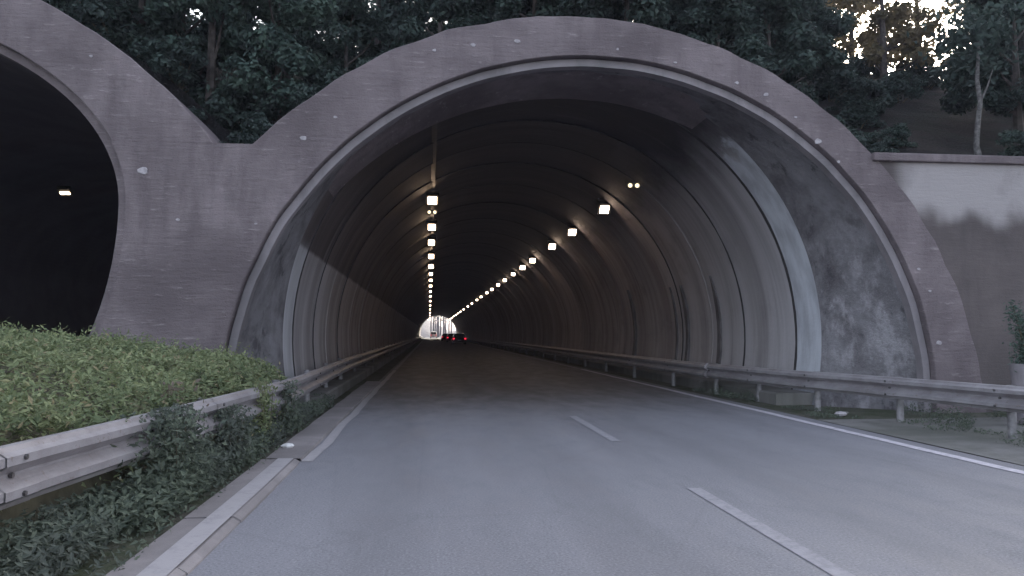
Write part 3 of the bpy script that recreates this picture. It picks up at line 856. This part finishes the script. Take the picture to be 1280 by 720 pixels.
# weeds on the right verge
random.seed(19); V, F = [], []
for (x0, x1, y0, y1, n_, h) in ((6.5, 7.2, 12, 19, 1800, .16), (7.3, 8.6, 7.5, 12, 1500, .18), (8, 11, 10, 12.9, 2200, .3)):
    k = 0
    while k < n_:
        x = random.uniform(x0, x1); y = random.uniform(y0, y1)
        e = noise.noise((x*1.7, y*1.3, 3))
        if e < .1: continue
        leaf(V, F, Vector((x, y, .01+h*random.random()*e*2)), random.uniform(.015, .035), None, .3); k += 1
m = MB(); m.v = V; m.f = F
tag(m.build('verge_weeds', M['leaf_weed']), 'sparse weeds on the dusty right verge', 'weeds', kind='stuff')
def rubble(name, x, y, s, mat, label, cat='debris', par=None):
    m = MB(); n_ = 8; rr = []
    for i in range(5):
        ph = -pi/2+pi*i/4
        rr.append([(x+s*cos(ph)*cos(2*pi*k/n_)*(1+.3*noise.noise((k, i, x)))*1.3, y+s*cos(ph)*sin(2*pi*k/n_)*(1+.3*noise.noise((k, i, y))), s*.35+s*.5*sin(ph)*(1+.2*noise.noise((k, i, 9)))) for k in range(n_)])
    m.grid(rr, close=True); o = m.build(name, mat); 
    return tag(o, label, cat)
def at_origin(o, x, y):
    me = o.data
    for v in me.vertices: v.co.x -= x; v.co.y -= y
    o.location = (x, y, 0); return o
at_origin(rubble('crumpled_paper', -1.70, 9.55, .065, M['paper'], 'small crumpled white scrap lying in the left gutter', 'litter'), -1.70, 9.55).location.z = .04
at_origin(rubble('stone', 7.1, 12.6, .09, M['patch'], 'pale flat stone under the right guardrail', 'stone'), 7.1, 12.6)
at_origin(rubble('stone', 7.35, 12.9, .05, M['verge'], 'small grey stone beside the pale one under the right guardrail', 'stone'), 7.35, 12.9)

# ------------------------------------------------------------------ shrub and planter by the right wall
pl = world_root('planter', (9.35, 11.0, 0), 'pale round concrete planter behind the right guardrail', 'planter')
prof = [(.16, 0), (.21, .02), (.25, .5), (.28, .85), (.28, .95), (.24, .95), (.22, .88), (0, .86)]
m = MB().grid([[(9.35+r_*cos(2*pi*k/28), 11.0+r_*sin(2*pi*k/28), z) for k in range(28)] for r_, z in prof], close=True)
m.build('pot', M['ledge'], pl, smooth=False)
sh = world_root('shrub', (9.35, 11.0, .88), 'dark evergreen shrub standing in the planter at the right edge', 'shrub')
random.seed(41); V, F = [], []
arms = [((0, 0, .05), (-.12, 0, .45), (-.30, -.05, .98)), ((0, 0, .05), (.05, .1, .45), (.05, .1, .8)), ((0, 0, .05), (.2, -.1, .35), (.35, -.1, .75)), ((0, 0, .05), (-.02, -.15, .3), (-.1, -.25, .6)), ((0, 0, .05), (.2, .2, .3), (.3, .3, .62))]
t = MB()
for A in arms:
    P = [Vector(a)+Vector((9.35, 11.0, .88)) for a in A]
    t.tube(P, [.025, .018, .006], 6)
    for k in range(750):
        u = random.random(); c = P[0].lerp(P[1], u*2) if u < .5 else P[1].lerp(P[2], u*2-1)
        sg = .085*(1.25-u*.6)
        leaf(V, F, c+Vector((random.gauss(0, sg), random.gauss(0, sg), random.gauss(0, sg))), random.uniform(.02, .038), None, .4)
t.build('stems', M['twig'], sh)
m = MB(); m.v = V; m.f = F; m.build('foliage', M['leaf_green'], sh)

# ------------------------------------------------------------------ vehicles far down the tunnel
def loft_body(w, secs):
    """secs: list of (y, z_low, z_top, halfwidth_low, halfwidth_top)"""
    m = MB(); rows = []
    for y, z0, z1, a, b in secs:
        rows.append([(-a*.94, y, z0), (-a, y, z0+(z1-z0)*.35), (-b, y, z1-.04), (-b*.9, y, z1), (b*.9, y, z1), (b, y, z1-.04), (a, y, z0+(z1-z0)*.35), (a*.94, y, z0)])
    m.grid(rows, close=True); m.poly(rows[0][::-1]); m.poly(rows[-1]); return m
def make_car(loc, paint, label, cat, name, van=False, lights='tail', oncoming=False):
    root = empty(name, loc, label, cat, rz=pi if oncoming else 0)
    W = .92 if not van else 1.0
    H = 1.45 if not van else 2.1
    if van:
        body = loft_body(W, [(-2.5, .35, 1.95, .97, .9), (-2.42, .3, 2.05, 1.0, .93), (1.2, .3, 2.1, 1.0, .93), (1.75, .3, 1.35, 1.0, .95), (2.3, .32, 1.15, .97, .9), (2.42, .4, .9, .9, .85)])
    else:
        body = loft_body(W, [(-2.25, .38, .85, .84, .78), (-2.15, .28, .98, .9, .82), (-1.6, .25, 1.0, .92, .84), (1.1, .25, .95, .92, .84), (2.0, .27, .8, .9, .8), (2.2, .35, .68, .82, .74)])
    body.build('body', paint, root, bevel=.02)
    if not van:
        m = MB(); rows = []
        for y, z, a in ((-1.75, .98, .80), (-1.15, 1.42, .62), (.15, 1.45, .62), (1.0, .95, .78)):
            rows.append([(-a, y, .9 if z > 1.1 else z), (-a, y, z), (a, y, z), (a, y, .9 if z > 1.1 else z)])
        rows = [[(-.82, y, .94), (-a, y, z), (a, y, z), (.82, y, .94)] for y, z, a in ((-1.78, .97, .80), (-1.2, 1.42, .63), (.15, 1.45, .63), (1.05, .96, .78))]
        m.grid(rows); m.build('cabin', paint, root)
        MB().poly([(-.70, -1.72, 1.03), (-.57, -1.27, 1.385), (.57, -1.27, 1.385), (.70, -1.72, 1.03)]).build('rear_window', M['glass'], root)
        for s in (-1, 1):
            MB().poly([(s*.79, -1.35, 1.04), (s*.665, -1.05, 1.38), (s*.665, .1, 1.39), (s*.79, .72, 1.04)]).build('side_window', M['glass'], root)
    else:
        MB().box(-.72, .72, -2.53, -2.49, 1.25, 1.78).build('rear_window', M['glass'], root)
        MB().poly([(-.8, 1.78, 1.37), (-.75, 1.27, 2.02), (.75, 1.27, 2.02), (.8, 1.78, 1.37)]).build('windscreen', M['glass'], root)
    yb = -2.55 if van else -2.28
    for s in (-1, 1):
        x0, x1 = (s*.62, s*.88)
        zt = (.78, 1.1) if van else (.66, .86)
        if lights == 'tail':
            MB().box(min(x0, x1), max(x0, x1), yb, yb+.1, *zt).build('taillight', M['tail'], root)
        else:
            yy = 2.35 if van else 2.12
            MB().box(min(x0, x1), max(x0, x1), yy, yy+.1, .66, .86).build('headlight', M['head'], root)
    MB().box(-.24, .24, yb-.0, yb+.05, .5, .62).build('number_plate', M['plate'], root)
    for sx in (-1, 1):
        for yy in (-1.4, 1.4):
            wz = .32
            w = MB().tube([(sx*(W-.02), yy, wz), (sx*(W-.24), yy, wz)], .32, 18).build('wheel', M['tyre'], root)
            MB().tube([(sx*(W-.01), yy, wz), (sx*(W-.06), yy, wz)], .19, 12).build('rim', M['hub'], w)
    return root
make_car((3.85, 101, 0), M['car_dark'], 'dark car with red tail lights, nearest of the cars in the tunnel', 'car', 'car')
make_car((3.7, 128, 0), M['car_red'], 'maroon car with red tail lights ahead of the nearest dark car', 'car', 'car')
make_car((3.2, 150, 0), M['car_dark'], 'dark car silhouetted against the right of the far tunnel mouth', 'car', 'car')
make_car((1.2, 233, 0), M['car_white'], 'white van with a dark rear window in the far tunnel mouth', 'van', 'van', van=True)

# ------------------------------------------------------------------ beyond the far mouth
rk = MB(); rows = []
for i in range(14):
    y = 232+i*7
    rows.append([(x, y, max(-.1, 0 if x > -4.2 else 1.1*(-4.2-x)+.5*noise.noise((x*.4, y*.3, 0)))) for x in (-40, -22, -14, -11, -9, -7.5, -6, -5, -4.2)])
rk.grid(rows, flip=True)
tag(rk.build('rock_cutting', M['rock']), 'pale cutting beyond the far mouth of the tunnel', kind='structure')
fh = MB().grid([[(x, y, (max(0, (y-292)/40))**.8*max(2.2, 7.6-.42*(x+4))+.5*noise.noise((x*.3, y*.1, 2))-.3) for x in [-60+3*i for i in range(45)]] for y in (290, 295, 302, 310, 320, 332, 345)], flip=True)
tag(fh.build('far_slope', M['rock']), 'pale slope beyond the far mouth of the tunnel', kind='structure')
random.seed(17)
far = None; fx = [(-5.5, 262), (-3.9, 275), (.6, 292), (1.4, 285), (2.1, 296), (2.8, 280), (3.4, 289), (4.2, 299), (5.5, 291), (6.4, 303), (8.2, 290), (9.6, 268), (5.0, 274), (7.2, 283), (11, 300), (12.5, 280), (-8, 270)]
for i, (x, y) in enumerate(fx):
    lab = 'slim bare grey tree seen through the far tunnel mouth, %s of its stand' % ordw(i)
    if far is None:
        far = empty('bare_tree', (x, y, 0), lab, 'tree', 'slim trees beyond the far mouth')
        t = MB().tube([(0, 0, -.3), (.1, 0, 4), (0, .1, 8), (.15, 0, 13)], [.34, .28, .22, .09], 7); t.build('trunk', M['bark_grey'], far)
        V, F, bb = crown_mesh(55, 1.3, 6, 14, 420, .16, 5.5); m = MB(); m.v = V; m.f = F; m.build('crown', M['leaf_green'], far); o = far
    else: o = copy_tree(far)
    o.location = (x, y, max(0, 1.1*(-4.2-x))); o.rotation_euler.z = i*1.7; o.scale = (1, 1, random.uniform(.8, 1.15)); o['label'] = lab

# ------------------------------------------------------------------ sky, sun, camera
SUN_EL, SUN_AZ = radians(14), radians(30)     # azimuth measured from +Y towards +X
W = bpy.data.worlds.new('World'); S.world = W; W.use_nodes = True
nt = W.node_tree; nt.nodes.clear()
sky = nt.nodes.new('ShaderNodeTexSky'); sky.sky_type = 'NISHITA'; sky.sun_disc = False
sky.sun_elevation = SUN_EL; sky.sun_rotation = SUN_AZ; sky.dust_density = 4.0; sky.ozone_density = 1.0; sky.air_density = 1.0
hsv = nt.nodes.new('ShaderNodeHueSaturation'); hsv.inputs['Saturation'].default_value = .54
bg = nt.nodes.new('ShaderNodeBackground'); bg.inputs[1].default_value = .15
wo = nt.nodes.new('ShaderNodeOutputWorld')
nt.links.new(sky.outputs[0], hsv.inputs['Color']); nt.links.new(hsv.outputs[0], bg.inputs[0]); nt.links.new(bg.outputs[0], wo.inputs[0])
sl = bpy.data.lights.new('sun', 'SUN'); sl.energy = .5; sl.angle = radians(14); sl.color = (1, .93, .85)
so = bpy.data.objects.new('sun', sl); col.objects.link(so)
d = Vector((sin(SUN_AZ)*cos(SUN_EL), cos(SUN_AZ)*cos(SUN_EL), sin(SUN_EL)))
so.rotation_euler = d.to_track_quat('Z', 'Y').to_euler(); so.location = (30, -10, 40)

hzm = bpy.data.materials.new('haze'); hzm.use_nodes = True  # haze volume added to lift the blacks with a bluish veil
hn = hzm.node_tree; hn.nodes.clear(); ho = hn.nodes.new('ShaderNodeOutputMaterial'); hv = hn.nodes.new('ShaderNodeVolumePrincipled')
hv.inputs['Color'].default_value = (.82, .80, 1, 1); hv.inputs['Density'].default_value = .0007
hn.links.new(hv.outputs[0], ho.inputs['Volume'])
tag(MB().box(-760, 760, -360, 1560, -1.0, 30).build('haze', hzm), 'thin bluish haze added to lift the dark tones', kind='stuff')
cam = bpy.data.cameras.new('camera'); co = bpy.data.objects.new('camera', cam); col.objects.link(co)
cam.sensor_width = 36; cam.lens = 36*950/1280; cam.clip_end = 3000; cam.clip_start = .05
co.location = (0, 0, 1.42)
ps_, th_ = radians(6.177), radians(3.4336)
co.rotation_euler = (pi/2+th_, 0, -ps_)
S.camera = co
for o in bpy.data.objects:
    if '_off' in o: del o['_off']
S.view_settings.view_transform = 'Standard'; S.view_settings.look = 'None'; S.view_settings.gamma = 1
S.view_settings.exposure = 2.34
S.cycles.use_denoising = True
S.cycles.max_bounces = 6; S.cycles.diffuse_bounces = 4; S.cycles.transparent_max_bounces = 4
